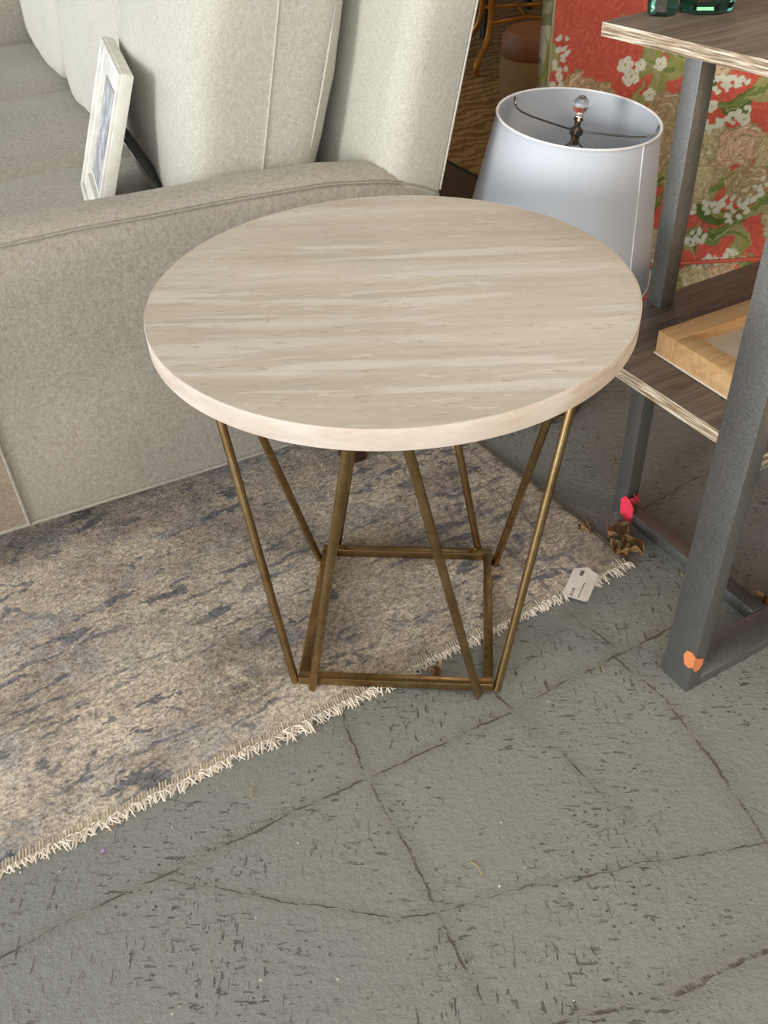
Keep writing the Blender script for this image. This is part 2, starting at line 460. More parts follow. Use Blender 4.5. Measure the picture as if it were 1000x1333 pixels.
def mat_print():
    n = NT('grey_photo_print')
    f = n.noise(n.obj, 30, 4, 0.6)
    c = n.ramp(f, [(0.35, srgb(120, 122, 130)), (0.5, srgb(160, 160, 166)), (0.65, srgb(205, 205, 214))])
    return n.set(Base_Color=c, Roughness=0.35)
M['photo'] = mat_print()

# ------------------------------------------------------------------ structure
def struct(name, bm, mat):
    o = new_obj(name, bm, mat, smooth=False); o['kind'] = 'structure'; return o
struct('floor', box(bmesh.new(), -5, 5, -3, 8, -0.1, 0), M['floor'])
struct('ceiling', box(bmesh.new(), -5, 5, -3, 8, 3.0, 3.1), M['ceiling'])
struct('wall_back', box(bmesh.new(), -5, 5, 8, 8.12, 0, 3.0), M['wall'])
struct('front_shade_wall', box(bmesh.new(), 1.2, 5, -2.6, -2.5, 0, 3.0), M['wall'])  # unseen partial wall, added to cut light from the front right
struct('wall_right', box(bmesh.new(), 5, 5.12, -3, 8, 0, 3.0), M['wall'])

# ------------------------------------------------------------------ rug under the table
RA = R(28.8)
RUGX, RUGY = 2.3, 1.5
rug = thing('area_rug', 'distressed grey and taupe rug with slate blue motifs and cream fringe under the table', 'rug', (0.419, 1.137, 0), RA)
def rug_mesh():
    bm = bmesh.new()
    nx, ny = 380, 250
    vs = []
    for j in range(ny + 1):
        row = []
        for i in range(nx + 1):
            x = -RUGX * (1 - i / nx); y = RUGY * j / ny
            # slightly wavy right edge like the photographed rug
            ex = 0.007 * math.sin(y * 9 + 0.6) * (i / nx) ** 8
            d = min(-x, y, RUGY - y, RUGX + x)
            edge = min(1, d / 0.012)
            z = 0.0015 + 0.0045 * math.sqrt(max(0, 1 - (1 - edge) ** 2))
            z += edge * (0.0016 * noise.noise(Vector((x * 60, y * 60, 0))) + 0.0010 * noise.noise(Vector((x * 18, y * 18, 3))))
            row.append(bm.verts.new((x + ex, y, max(z, 0.0012))))
        vs.append(row)
    for j in range(ny):
        for i in range(nx):
            bm.faces.new((vs[j][i], vs[j][i + 1], vs[j + 1][i + 1], vs[j + 1][i]))
    # skirt down to the floor
    loop = vs[0] + [r[-1] for r in vs[1:]] + vs[-1][::-1][1:] + [r[0] for r in vs[::-1][1:-1]]
    low = [bm.verts.new((v.co.x, v.co.y, 0.0)) for v in loop]
    for k in range(len(loop)):
        k2 = (k + 1) % len(loop)
        bm.faces.new((loop[k], loop[k2], low[k2], low[k]))
    return bm
new_obj('pile', rug_mesh(), M['rug'], rug)
def fringe_mesh():
    bm = bmesh.new()
    rnd = random.Random(3)
    n = 2100
    for k in range(n):
        x = -RUGX + RUGX * (k + rnd.random()) / n
        clump = noise.noise(Vector((x * 22, 1, 0)))
        clump2 = noise.noise(Vector((x * 7, 4, 0)))
        ln = (0.011 + 0.010 * rnd.random()) * (1.05 + 1.1 * clump2)
        lean = 1.1 * clump + 1.3 * (rnd.random() - 0.5)
        p = Vector((x, 0.006, 0.0035)); pts = [p.copy()]
        d = Vector((math.sin(lean), -math.cos(lean), 0))
        curl = (rnd.random() - 0.5) * 4.5
        h0 = 0.0015 + 0.006 * rnd.random()
        for s in range(1, 6):
            a = curl * s / 5
            dd = Vector((d.x * math.cos(a) - d.y * math.sin(a), d.x * math.sin(a) + d.y * math.cos(a), 0))
            p = p + dd * ln / 5
            z = 0.0015 + h0 * math.sin(math.pi * min(1, s / 4.6))
            pts.append(Vector((p.x, p.y, z)))
        tube(bm, pts, [0.0011, 0.0013, 0.0013, 0.0012, 0.0011, 0.0007], 4)
    return bm
fr = new_obj('fringe', fringe_mesh(), M['fringe'], rug); fr['kind'] = 'stuff'
b = bmesh.new()
tube(b, [(0.007 * math.sin(RUGY * j / 60 * 9 + 0.6), RUGY * j / 60, 0.0030) for j in range(61)], 0.0026, 8)
new_obj('edge_binding', b, M['binding'], rug)
b = bmesh.new()
for k in range(520):                                            # stitched hem above the fringe
    x = -RUGX + RUGX * k / 520
    q_ = random.random(); tube(b, [(x, 0.001, 0.003), (x + 0.001, 0.005, 0.0060 + .001 * q_), (x + 0.002 + .002 * q_, 0.010 + .007 * q_, 0.0058)], 0.0011 + .0004 * q_, 4)
hm = new_obj('hem_stitching', b, M['hem'], rug); hm['kind'] = 'stuff'

# ------------------------------------------------------------------ the round table
TC = (0.0229, 1.0484)
YAW = -0.1146
ZT, TH = 0.5866, 0.0272
ZB = 0.0075
table = thing('side_table', 'round travertine-topped side table on slanted brass rods, standing on the rug corner', 'table', (TC[0], TC[1], ZB), 0)
Zs = ZT - ZB
b = bmesh.new()
lathe(b, [(0, Zs - TH), (0.302, Zs - TH), (0.3035, Zs - TH + 0.001), (0.3035, Zs - 0.0005), (0.303, Zs), (0, Zs)], 160)
new_obj('tabletop', b, M['stone'], table)
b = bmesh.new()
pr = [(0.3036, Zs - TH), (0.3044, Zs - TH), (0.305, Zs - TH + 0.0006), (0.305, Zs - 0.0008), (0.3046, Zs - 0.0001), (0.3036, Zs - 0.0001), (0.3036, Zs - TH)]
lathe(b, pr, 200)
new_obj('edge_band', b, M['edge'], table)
base = bpy.data.objects.new('base', None); COL.objects.link(base); base.parent = table; base.rotation_euler = (0, 0, YAW)
base.location = (-0.0026, -0.0107, 0)
KX, KY, BW, BH = 0.1484, 0.1515, 0.0145, 0.0155
bars = [(-KX, KX, -KY, -KY + BW), (-KX, KX, KY - BW, KY), (-KX, -KX + BW, -KY + BW, KY - BW), (KX - BW, KX, -KY + BW, KY - BW)]
for (x0, x1, y0, y1) in bars:
    new_obj('base_bar', box(bmesh.new(), x0, x1, y0, y1, 0, BH, 0.0012), M['brass'], base)
RAF, GF, RAL, GL = 0.2145, 0.0233, 0.2501, 0.0216
zt_ = Zs - TH
i_ = 0.022
e_ = 0.006
rods = [((-KX - e_, -KY + .006), (-RAL, -GL)), ((-KX + i_, -KY - e_), (-GF, -RAF)), ((KX - i_, -KY - e_), (GF, -RAF)), ((KX + e_, -KY + .006), (RAL, -GL)),
        ((-KX - e_, KY - i_), (-RAL, GL)), ((-KX + i_, KY + e_), (-GF, RAF)), ((KX - i_, KY + e_), (GF, RAF)), ((KX + e_, KY - i_), (RAL, GL))]
for f, t in rods:
    b = bmesh.new()
    tube(b, [(*f, 0.0), (*t, zt_)], 0.0063, 20)
    new_obj('leg', b, M['brass'], base)
for (x0, x1, y0, y1) in ((-.035, .035, -RAF - .008, -RAF + .008), (-.035, .035, RAF - .008, RAF + .008), (-RAL - .008, -RAL + .008, -.035, .035), (RAL - .008, RAL + .008, -.035, .035)):
    new_obj('mounting_plate', box(bmesh.new(), x0, x1, y0, y1, zt_ - 0.004, zt_, 0.001), M['brass'], base)

# ------------------------------------------------------------------ sofa
SA = math.atan2(0.4099, 0.9121)
SO = Vector((-0.651, 1.176, 0))
sofa = thing('sofa', 'cream linen sofa with loose back cushions, its side turned to the round table', 'sofa', SO, SA)
AW, LEN = 0.14, 2.10
def seam_z(u):
    pts = [(-0.16, .578), (0.0, .584), (0.144, .587), (0.25, .588), (0.364, .584), (0.483, .582), (0.649, .575), (0.743, .560), (0.80, .545), (0.846, .523)]
    for (a, za), (b_, zb_) in zip(pts, pts[1:]):
        if u <= b_: return za + (zb_ - za) * max(0, (u - a)) / (b_ - a)
    return pts[-1][1]
def arm_mesh(u0, u1, v0, flip=False, n=70):
    bm = bmesh.new(); rings = []
    for i in range(n + 1):
        u = u0 + (u1 - u0) * i / n
        zs = seam_z(u)
        k = min(1, max(0, (0.846 - u) / 0.10))
        w = 0.0025 * noise.noise(Vector((u * 7, 0, 0)))
        prof = [(0.004, .110), (0.0, .118), (-0.001 + w, .25), (-0.002 + w, .40), (-0.0015, .52), (0.0, zs - .006), (0.0018, zs), (0.0, zs + .004 * k + .001),
                (0.006, zs + .0115 * k), (0.018, zs + .0165 * k), (0.04, zs + .0175 * k), (0.07, zs + .014 * k), (0.10, zs + .004 * k), (0.125, zs - .010), (0.137, zs - .022), (0.14, zs - .04), (0.14, .30), (0.14, .115), (0.134, .11)]
        rings.append([bm.verts.new((u, (v0 + AW - v) if flip else (v0 + v), z)) for v, z in prof])
    m_ = len(rings[0])
    for a, c in zip(rings, rings[1:]):
        for k in range(m_):
            bm.faces.new((a[k], a[(k + 1) % m_], c[(k + 1) % m_], c[k]))
    bm.faces.new(rings[0]); bm.faces.new(rings[-1][::-1])
    return bm
arm = new_obj('armrest', arm_mesh(0.0505, 0.846, 0.0), M['linen'], sofa)
new_obj('armrest', arm_mesh(-0.16, 0.846, LEN - AW, True), M['linen'], sofa)
af = new_obj('arm_front', arm_mesh(-0.16, 0.048, -0.002, False, 20), M['linen_brown'], sofa)
def welt(name, pts, r_, parent, mat):
    b = bmesh.new(); tube(b, smoothpts(pts, 5), r_, 8); return new_obj(name, b, mat, parent)
welt('piping', [(u, -0.0008, seam_z(u) + 0.001) for u in np.linspace(0.052, 0.843, 24)], 0.0014, arm, M['linen'])
welt('piping', [(0.0495, -0.0022, .112), (0.0495, -0.003, .3), (0.0495, -0.003, .5), (0.0495, -0.001, seam_z(.05) - .004)], 0.003, arm, M['linen'])
welt('piping', [(u, 0.0, 0.1115) for u in np.linspace(-0.155, 0.846, 16)], 0.0034, arm, M['linen'])
# leaning backrest, as a long rounded slab
def rounded_prism(prof, v0, v1, rad, seg=6):
    bm = bmesh.new()
    a = [bm.verts.new((u, v0, z)) for u, z in prof]; c = [bm.verts.new((u, v1, z)) for u, z in prof]
    k = len(prof)
    for i in range(k): bm.faces.new((a[i], a[(i + 1) % k], c[(i + 1) % k], c[i]))
    bm.faces.new(a[::-1]); bm.faces.new(c)
    bmesh.ops.recalc_face_normals(bm, faces=bm.faces[:])
    bmesh.ops.bevel(bm, geom=[e for e in bm.edges if e.calc_length() > 0.02], offset=rad, segments=seg, profile=0.5, affect='EDGES')
    return bm
back_prof = [(0.722, 0.40), (0.744, 0.545), (0.83, 0.90), (0.945, 0.92), (0.912, 0.804), (0.846, 0.523), (0.838, 0.40)]
def back_mesh():
    bm = bmesh.new(); rings = []
    nz = 40
    # rows over z; cross-section in (u,v) with a big rounded front corner near the viewer
    for i in range(nz + 1):
        z = 0.12 + (0.93 - 0.12) * i / nz
        if z < 0.523: ur = 0.838 + 0.008 * (z - 0.12) / 0.403
        else: ur = 0.846 + (z - 0.523) * (0.912 - 0.846) / (0.804 - 0.523)
        uf = (0.744 + (z - 0.56) * 0.235) if z > 0.5 else 0.73
        cap = 0.0
        if i > nz - 5: cap = 0.03 * (1 - math.cos((i - (nz - 5)) / 5 * math.pi / 2))
        uf += cap; ur -= cap
        rc = 0.045
        sec = []
        w = LEN
        for k in range(9):
            t = k / 8 * math.pi / 2
            sec.append((uf + rc - rc * math.cos(t), 0.0 + rc - rc * math.sin(t) + cap))
        sec = sec[::1]
        sec += [(ur - 0.006, 0.0 + cap), (ur - 0.001, 0.002 + cap), (ur, 0.006 + cap)]
        sec += [(ur, w * k / 10) for k in range(1, 10)]
        sec += [(ur, w - 0.01 - cap), (ur - 0.01, w - cap)]
        for k in range(9):
            t = k / 8 * math.pi / 2
            sec.append((uf + rc - rc * math.sin(t), w - rc + rc * math.cos(t) - cap))
        sec += [(uf, w * (1 - k / 10)) for k in range(1, 10)]
        rings.append([bm.verts.new((u, v, z)) for u, v in sec])
    m_ = len(rings[0])
    for a, c in zip(rings, rings[1:]):
        for k in range(m_): bm.faces.new((a[k], a[(k + 1) % m_], c[(k + 1) % m_], c[k]))
    bm.faces.new(rings[0][::-1]); bm.faces.new(rings[-1])
    return bm
back = new_obj('backrest', back_mesh(), M['linen_light'], sofa)
welt('piping', [(0.846 + (z - 0.523) * 0.2349, -0.0005, z) for z in np.linspace(0.528, 0.90, 12)], 0.0018, back, M['linen_light'])
new_obj('seat_base', box(bmesh.new(), -0.10, 0.80, AW - 0.01, LEN - AW + 0.01, 0.115, 0.32, 0.02, 4), M['linen'], sofa)

def puffy(sx, sy, sz, n=24, p=9, bulge=(0, 0.0, 0.0), wr=0.0, seed=0):
    """rounded cushion block, half sizes sx, sy, sz; bulge per axis"""
    bm = bmesh.new()
    bmesh.ops.create_cube(bm, size=2.0)
    bmesh.ops.subdivide_edges(bm, edges=bm.edges[:], cuts=n, use_grid_fill=True)
    for v in bm.verts:
        x, y, z = v.co
        q = (abs(x) ** p + abs(y) ** p + abs(z) ** p) ** (1 / p)
        x, y, z = x / q, y / q, z / q
        bx = 1 + bulge[0] * max(0, 1 - y * y) * max(0, 1 - z * z)
        by = 1 + bulge[1] * max(0, 1 - x * x) * max(0, 1 - z * z)
        bz = 1 + bulge[2] * max(0, 1 - x * x) * max(0, 1 - y * y)
        c = Vector((x * sx * bx, y * sy * by, z * sz * bz))
        if wr:
            c += Vector((1, 0.4, 0.6)) * wr * noise.noise(c * 5 + Vector((seed, 0, 0))) + Vector((1, 0, .5)) * wr * 0.4 * noise.noise(c * 14 + Vector((0, seed, 0)))
        v.co = c
    return bm
SEATS = [(0.145, 0.745), (0.748, 1.352), (1.355, 1.955)]
for i, (a, c) in enumerate(SEATS):
    o = new_obj('seat_cushion', puffy(0.34, (c - a) / 2, 0.072, 22, 8, (0, 0, 0.16), 0.004, i), M['linen'], sofa)
    o.location = (0.335, (a + c) / 2, 0.372)
BC = [(0.15, 0.645), (0.66, 1.28), (1.295, 1.95)]
for i, (a, c) in enumerate(BC):
    w = (c - a) / 2
    o = new_obj('back_cushion', puffy(0.108, w, 0.27, 30, 7, (0.30, 0.02, 0.03), 0.009, i + 5), M['linen_light'], sofa)
    for vv in o.data.vertices:
        if vv.co.x > 0: vv.co.x *= 1 + 0.22 * (vv.co.z + 0.27) / 0.27
    o.location = (0.605, (a + c) / 2, 0.70)
    o.rotation_euler = (0, R(13), 0)
    for xx, kk in ((0.012, 0), (0.088, 1)):                     # piped seams on the boxed edges
        n_ = 7; pts = []
        for t in np.linspace(0, 2 * math.pi, 49):
            cy, cz = math.cos(t), math.sin(t)
            q = (abs(cy) ** n_ + abs(cz) ** n_ + (abs(xx) / 0.108) ** n_) ** (1 / n_)
            pts.append((xx * (1 + 0.22 * (cz / q + 1)), cy / q * w * (1 + 0.02 * max(0, 1 - (cz / q) ** 2)), cz / q * 0.27 * 1.02))
        b = bmesh.new(); tube(b, pts, 0.0022, 6, False)
        pz = new_obj('piping', b, M['linen_light'], o)
for (u, v) in ((0.665, 0.035), (-0.09, 0.045), (0.69, LEN - 0.05), (-0.09, LEN - 0.05)):
    b = bmesh.new(); box(b, u - 0.033, u + 0.033, v - 0.033, v + 0.033, 0.0065, 0.118)
    for vv in b.verts:
        if vv.co.z < 0.05: vv.co.x = u + (vv.co.x - u) * 0.62; vv.co.y = v + (vv.co.y - v) * 0.62
    new_obj('foot', b, M['darkwood'], sofa, smooth=False)

# ------------------------------------------------------------------ picture frame on the seat
def S2W(u, v, z): 
    return Vector((SO.x + u * 0.9121 - v * 0.4099, SO.y + u * 0.4099 + v * 0.9121, z))
PW, PH = 0.28, 0.283
lean = math.atan2(0.43 - 0.354, 0.709 - 0.515)
pf_o = S2W(0.328, 0.283, 0.445)
pic = thing('picture_frame', 'white wooden picture frame with a grey print, propped up on the sofa seat', 'picture frame', pf_o, rot=(0, 0, SA))
tilt = bpy.data.objects.new('frame_body', None); COL.objects.link(tilt); tilt.parent = pic; tilt.rotation_euler = (0, lean, 0)
pic.rotation_euler = (0, 0, SA - math.atan2(0.036, 0.298))
# local: x = facing direction (front is -x), y = width away from viewer, z = height
FW, FT = 0.042, 0.020
def frame_bar(pts):
    pass
for (y0, y1, z0, z1) in ((0, FW, 0, PH), (PW - FW, PW, 0, PH), (FW, PW - FW, PH - FW, PH), (FW, PW - FW, 0, FW)):
    b = box(bmesh.new(), -FT, 0, y0, y1, z0, z1, 0.0018)
    new_obj('frame_bar', b, M['white_paint'], tilt)
for (y0, y1, z0, z1) in ((0.002, .014, .002, PH - .002), (PW - .014, PW - .002, .002, PH - .002), (.014, PW - .014, PH - .014, PH - .002), (.014, PW - .014, .002, .014)):
    new_obj('frame_bead', box(bmesh.new(), -FT - .005, -FT + 0.002, y0, y1, z0, z1, 0.002), M['white_paint'], tilt)
new_obj('mat_board', box(bmesh.new(), -0.012, -0.009, FW - .004, PW - FW + .004, FW - .004, PH - FW + .004), M['white_paint'], tilt, False)
new_obj('print', box(bmesh.new(), -0.0135, -0.0122, FW + .012, PW - FW - .012, FW + .012, PH - FW - .012), M['photo'], tilt, False)
# black fold-out strut behind the frame
def bar_between(name, p, q, w, t, parent, mat):
    p = Vector(p); q = Vector(q); d = q - p
    b = bmesh.new(); box(b, -w / 2, w / 2, -t / 2, t / 2, 0, d.length, 0.0008)
    rot = d.to_track_quat('Z', 'Y').to_matrix().to_4x4()
    bmesh.ops.transform(b, matrix=Matrix.Translation(p) @ rot, verts=b.verts[:])
    return new_obj(name, b, mat, parent)
PI_ = (Matrix.Translation(pf_o) @ Matrix.Rotation(SA - math.atan2(0.036, 0.298), 4, 'Z')).inverted()
def pl(u, v, z): return tuple(PI_ @ S2W(u, v, z))
o = bar_between('easel_strut', pl(.405, .36, .612), pl(.478, .315, .452), 0.030, 0.006, pic, M['black_paint']); o['label'] = 'black fold-out strut'
o = bar_between('strut_brace', pl(.452, .335, .497), pl(.372, .335, .478), 0.006, 0.010, pic, M['black_paint']); o['label'] = 'thin black brace'

# ------------------------------------------------------------------ console with shelf (right)
CA = R(28)
E2 = Vector((math.cos(CA), math.sin(CA), 0)); NY = Vector((-math.sin(CA), math.cos(CA), 0))
CO = E2 * 0.79 + NY * 0.55                                        # front left foot
con = thing('console_table', 'weathered wood console table on a dark steel frame, right of the round table', 'console table', CO, CA)
def cb(name, x0, x1, y0, y1, z0, z1, mat='steel', bev=0.0015):
    return new_obj(name, box(bmesh.new(), x0 - .79, x1 - .79, y0 - .55, y1 - .55, z0, z1, bev), M[mat], con)
CR = 1.80
front_leg = cb('leg', .79, .815, .55, .603, 0, .83)
cb('leg', CR, CR + .025, .55, .603, 0, .83)
rear_leg = cb('leg', .979, 1.007, .905, .935, 0, .83)
cb('leg', CR - .19, CR - .16, .905, .935, 0, .83)
cb('floor_bar', .815, CR, .55, .603, 0, .020)
cb('floor_bar', .979, 1.007, .603, .905, 0, .024)
cb('floor_bar', CR - .19, CR - .16, .603, .905, 0, .024)
cb('shelf_bar', .815, CR, .553, .600, .383, .406)
def board(name, x0, x1, y0, y1, z0, z1, rz=0, px=0, py=0):
    b = box(bmesh.new(), 0, x1 - x0, -(y1 - y0), 0, z0, z1, 0.001)
    b.faces.ensure_lookup_table()
    for f in b.faces:
        f.normal_update()
        f.material_index = 1 if abs(f.normal.z) < 0.5 else 0
    o = new_obj(name, b, [M['board'], M['boardedge']], con)
    o.location = (x0 - .79, y1 - .55, 0); o.rotation_euler = (0, 0, rz)
    return o
board('top_board', .8135, 1.83, .53, .917, .829, .845, R(4.5))
board('shelf_board', .816, 1.79, .558, .938, .4065, .426)

# sticker, tape
def patch(bm, pts, push):
    vs = [bm.verts.new(p) for p in pts]; f = bm.faces.new(vs)
    r_ = bmesh.ops.extrude_face_region(bm, geom=[f]); bmesh.ops.translate(bm, vec=push, verts=[v for v in r_['geom'] if isinstance(v, bmesh.types.BMVert)])
b = bmesh.new()
patch(b, [(-.0003, 0, .008), (-.0003, 0, .030), (-.0003, .007, .034), (-.0003, .016, .030), (-.0003, .020, .018), (-.0003, .015, .002), (-.0003, .006, .001)], (-.0009, 0, 0))
patch(b, [(-.0012, -.0003, .008), (.005, -.0003, -.004), (.013, -.0003, -.006), (.019, -.0003, .004), (.018, -.0003, .017), (.008, -.0003, .022), (-.0012, -.0003, .030)], (0, -.0009, 0))
st = new_obj('sticker', b, M['orange_paper'], None, False)
st.location = CO + Vector((0, 0, .050)); st.rotation_euler = (0, 0, CA)
tag(st, 'torn orange sticker low on the front steel leg of the console table', 'sticker')
tp = thing('tape_strip', 'bright pink tape scrap wrapped at the foot of the rear steel leg of the console', 'tape', CO + E2 * (.979 - .79) + NY * (.905 - .55) + Vector((0, 0, .0)), CA)
b = bmesh.new()
patch(b, [(-.0004, .010, .008), (-.0004, .013, .040), (-.0004, .004, .052), (-.0004, -.008, .050), (-.0004, -.020, .038), (-.0004, -.021, .004), (-.0004, -.008, .001)], (-.0009, 0, 0))
new_obj('tape', b, M['pink_tape'], tp, False)
b = bmesh.new(); g_ = []
for i in range(5):
    g_.append([b.verts.new((.001 + .0045 * j, -.004 - .006 * abs(math.sin(i * 2.3 + j * 1.7)), .034 + .005 * i + .003 * math.sin(j * 2 + i))) for j in range(6)])
for i in range(4):
    for j in range(5): b.faces.new((g_[i][j], g_[i][j + 1], g_[i + 1][j + 1], g_[i + 1][j]))
o = new_obj('crumpled_end', b, plain('red_tape', srgb(190, 52, 60), .6), tp); o['label'] = 'darker red crumpled end'
# ------------------------------------------------------------------ canvas lying face down on the console shelf
# wooden stretcher with the back of the canvas showing
def to_plane(px, py, z):
    d = fw + rt * ((px - 500) / FPX) - up * ((py - 666.5) / FPX)
    o = Vector((0, 0, CAM_H)); return o + d * ((z - CAM_H) / d.z)
c0 = to_plane(857.5, 430, .464); c1 = to_plane(960, 486, .464); c2 = to_plane(960, 395, .464)
ax = (c2 - c0).normalized(); ang = math.atan2(ax.y, ax.x)
cv = thing('stretched_canvas', 'pale pine canvas stretcher lying face down on the console shelf', 'canvas', (c0.x, c0.y, .427), ang)
CW, CL, BW2 = 0.60, 0.40, 0.034
new_obj('stretcher_bar', box(bmesh.new(), 0, CW, -BW2, 0, 0.002, .037, .0015), M['pine'], cv)
new_obj('stretcher_bar', box(bmesh.new(), 0, CW, -CL, -CL + BW2, 0.002, .037, .0015), M['pine'], cv)
new_obj('stretcher_bar', box(bmesh.new(), 0, BW2, -CL + BW2, -BW2, 0.002, .037, .0015), M['pine'], cv)
new_obj('stretcher_bar', box(bmesh.new(), CW - BW2, CW, -CL + BW2, -BW2, 0.002, .037, .0015), M['pine'], cv)
new_obj('canvas_sheet', box(bmesh.new(), -0.001, CW + .001, -CL - .001, .001, 0.0003, .0035, .0005), M['canvas'], cv)
new_obj('canvas_back', box(bmesh.new(), BW2, CW - BW2, -CL + BW2, -BW2, 0.0036, .020, 0), M['canvas'], cv, False)

# ------------------------------------------------------------------ cut glass holders on the console top
def facet_glass(px, py, rad, h, n, rz, label):
    p = to_plane(px, py, .8455)
    t = thing('candle_holder', label, 'candle holder', (p.x, p.y, .8462), rz, 'green cut glass holders on the console top')
    b = bmesh.new()
    lathe(b, [(0, 0), (rad * .93, 0), (rad, .004), (rad, h * .93), (rad * .95, h), (rad * .70, h), (rad * .66, .022), (0, .018)], n)
    o = new_obj('glass_body', b, M['green_glass'], t, smooth=False)
    return t
facet_glass(917, 12, .034, .12, 8, .2, 'wider green faceted glass candle holder at the front of the console top')
facet_glass(861, 18, .018, .11, 6, .5, 'narrower green faceted glass candle holder nearest the corner of the console top')

# ------------------------------------------------------------------ lamp behind the table
LP = Vector((0.350, 1.655, 0))
lamp = thing('table_lamp', 'table lamp with tapered white drum shade and crystal finial, standing on the floor', 'lamp', LP)
b = bmesh.new(); lathe(b, [(0, 0), (.085, 0), (.088, .004), (.085, .016), (.03, .022), (.022, .03)], 48); new_obj('lamp_base', b, M['chrome'], lamp)
b = bmesh.new(); lathe(b, [(.022, .028), (.05, .05), (.085, .11), (.09, .16), (.07, .22), (.035, .27), (.018, .30), (0, .302)], 48); new_obj('lamp_body', b, M['ceramic'], lamp)
head = bpy.data.objects.new('shade_assembly', None); COL.objects.link(head); head.parent = lamp
head.location = (0, 0, .314); head.rotation_euler = (R(3.5), R(4.5), R(0))
RT, RB, ZTOP, ZBOT = .1375, .187, .285, 0.0
RT = .142
b = bmesh.new()
lathe(b, [(RB, ZBOT), (RT, ZTOP), (RT - .0025, ZTOP), (RB - .0025, ZBOT), (RB, ZBOT)], 128)
sh = new_obj('lamp_shade', b, M['shade'], head)
b = bmesh.new()
for (r_, z) in ((RT, ZTOP), (RB, ZBOT)):
    b = bmesh.new(); tube(b, [(r_ * math.cos(a), r_ * math.sin(a), z) for a in np.linspace(0, 2 * math.pi, 97)], .0024, 8, False)
    new_obj('rolled_rim', b, M['shade_trim'], sh)
a_ = R(-52)
b = bmesh.new(); tube(b, [((RB + .0005) * math.cos(a_), (RB + .0005) * math.sin(a_), ZBOT), ((RT + .0005) * math.cos(a_), (RT + .0005) * math.sin(a_), ZTOP)], .0014, 6)
new_obj('shade_seam', b, M['shade_trim'], sh)
ZH = ZTOP - .024
for a in (R(135), R(-8), R(250)):
    b = bmesh.new()
    tube(b, smoothpts([(0.008 * math.cos(a), 0.008 * math.sin(a), ZH), ((RT - .022) * math.cos(a), (RT - .022) * math.sin(a), ZH), ((RT - .003) * math.cos(a), (RT - .003) * math.sin(a), ZTOP - .002)], 4), .0017, 8)
    new_obj('spider_arm', b, M['chrome'], head)
b = bmesh.new(); lathe(b, [(0, ZH - .022), (.007, ZH - .022), (.008, ZH - .008), (.012, ZH - .004), (.012, ZH + .004), (.006, ZH + .008), (.0055, ZH + .016), (.009, ZH + .021), (.006, ZH + .025), (0, ZH + .025)], 24)
new_obj('finial_neck', b, M['chrome'], head)
b = bmesh.new(); pr = [(0, ZH + .024), (.006, ZH + .026), (.008, ZH + .031)]
for t in np.linspace(-1.0, math.pi / 2, 14): pr.append((max(0.0, .0148 * math.cos(t)), ZH + .0455 + .0148 * math.sin(t)))
lathe(b, pr, 32); new_obj('crystal_finial', b, M['crystal'], head)
for sgn in (-1, 1):
    b = bmesh.new(); tube(b, smoothpts([(sgn * .02, 0, .02), (sgn * .055, 0, .10), (sgn * .05, 0, .19), (sgn * .006, 0, ZH - .018)], 8), .0018, 8)
    new_obj('harp', b, M['chrome'], head)
b = bmesh.new(); lathe(b, [(0, .0), (.018, .0), (.018, .06), (.012, .065), (0, .066)], 24); new_obj('socket', b, M['chrome'], head)

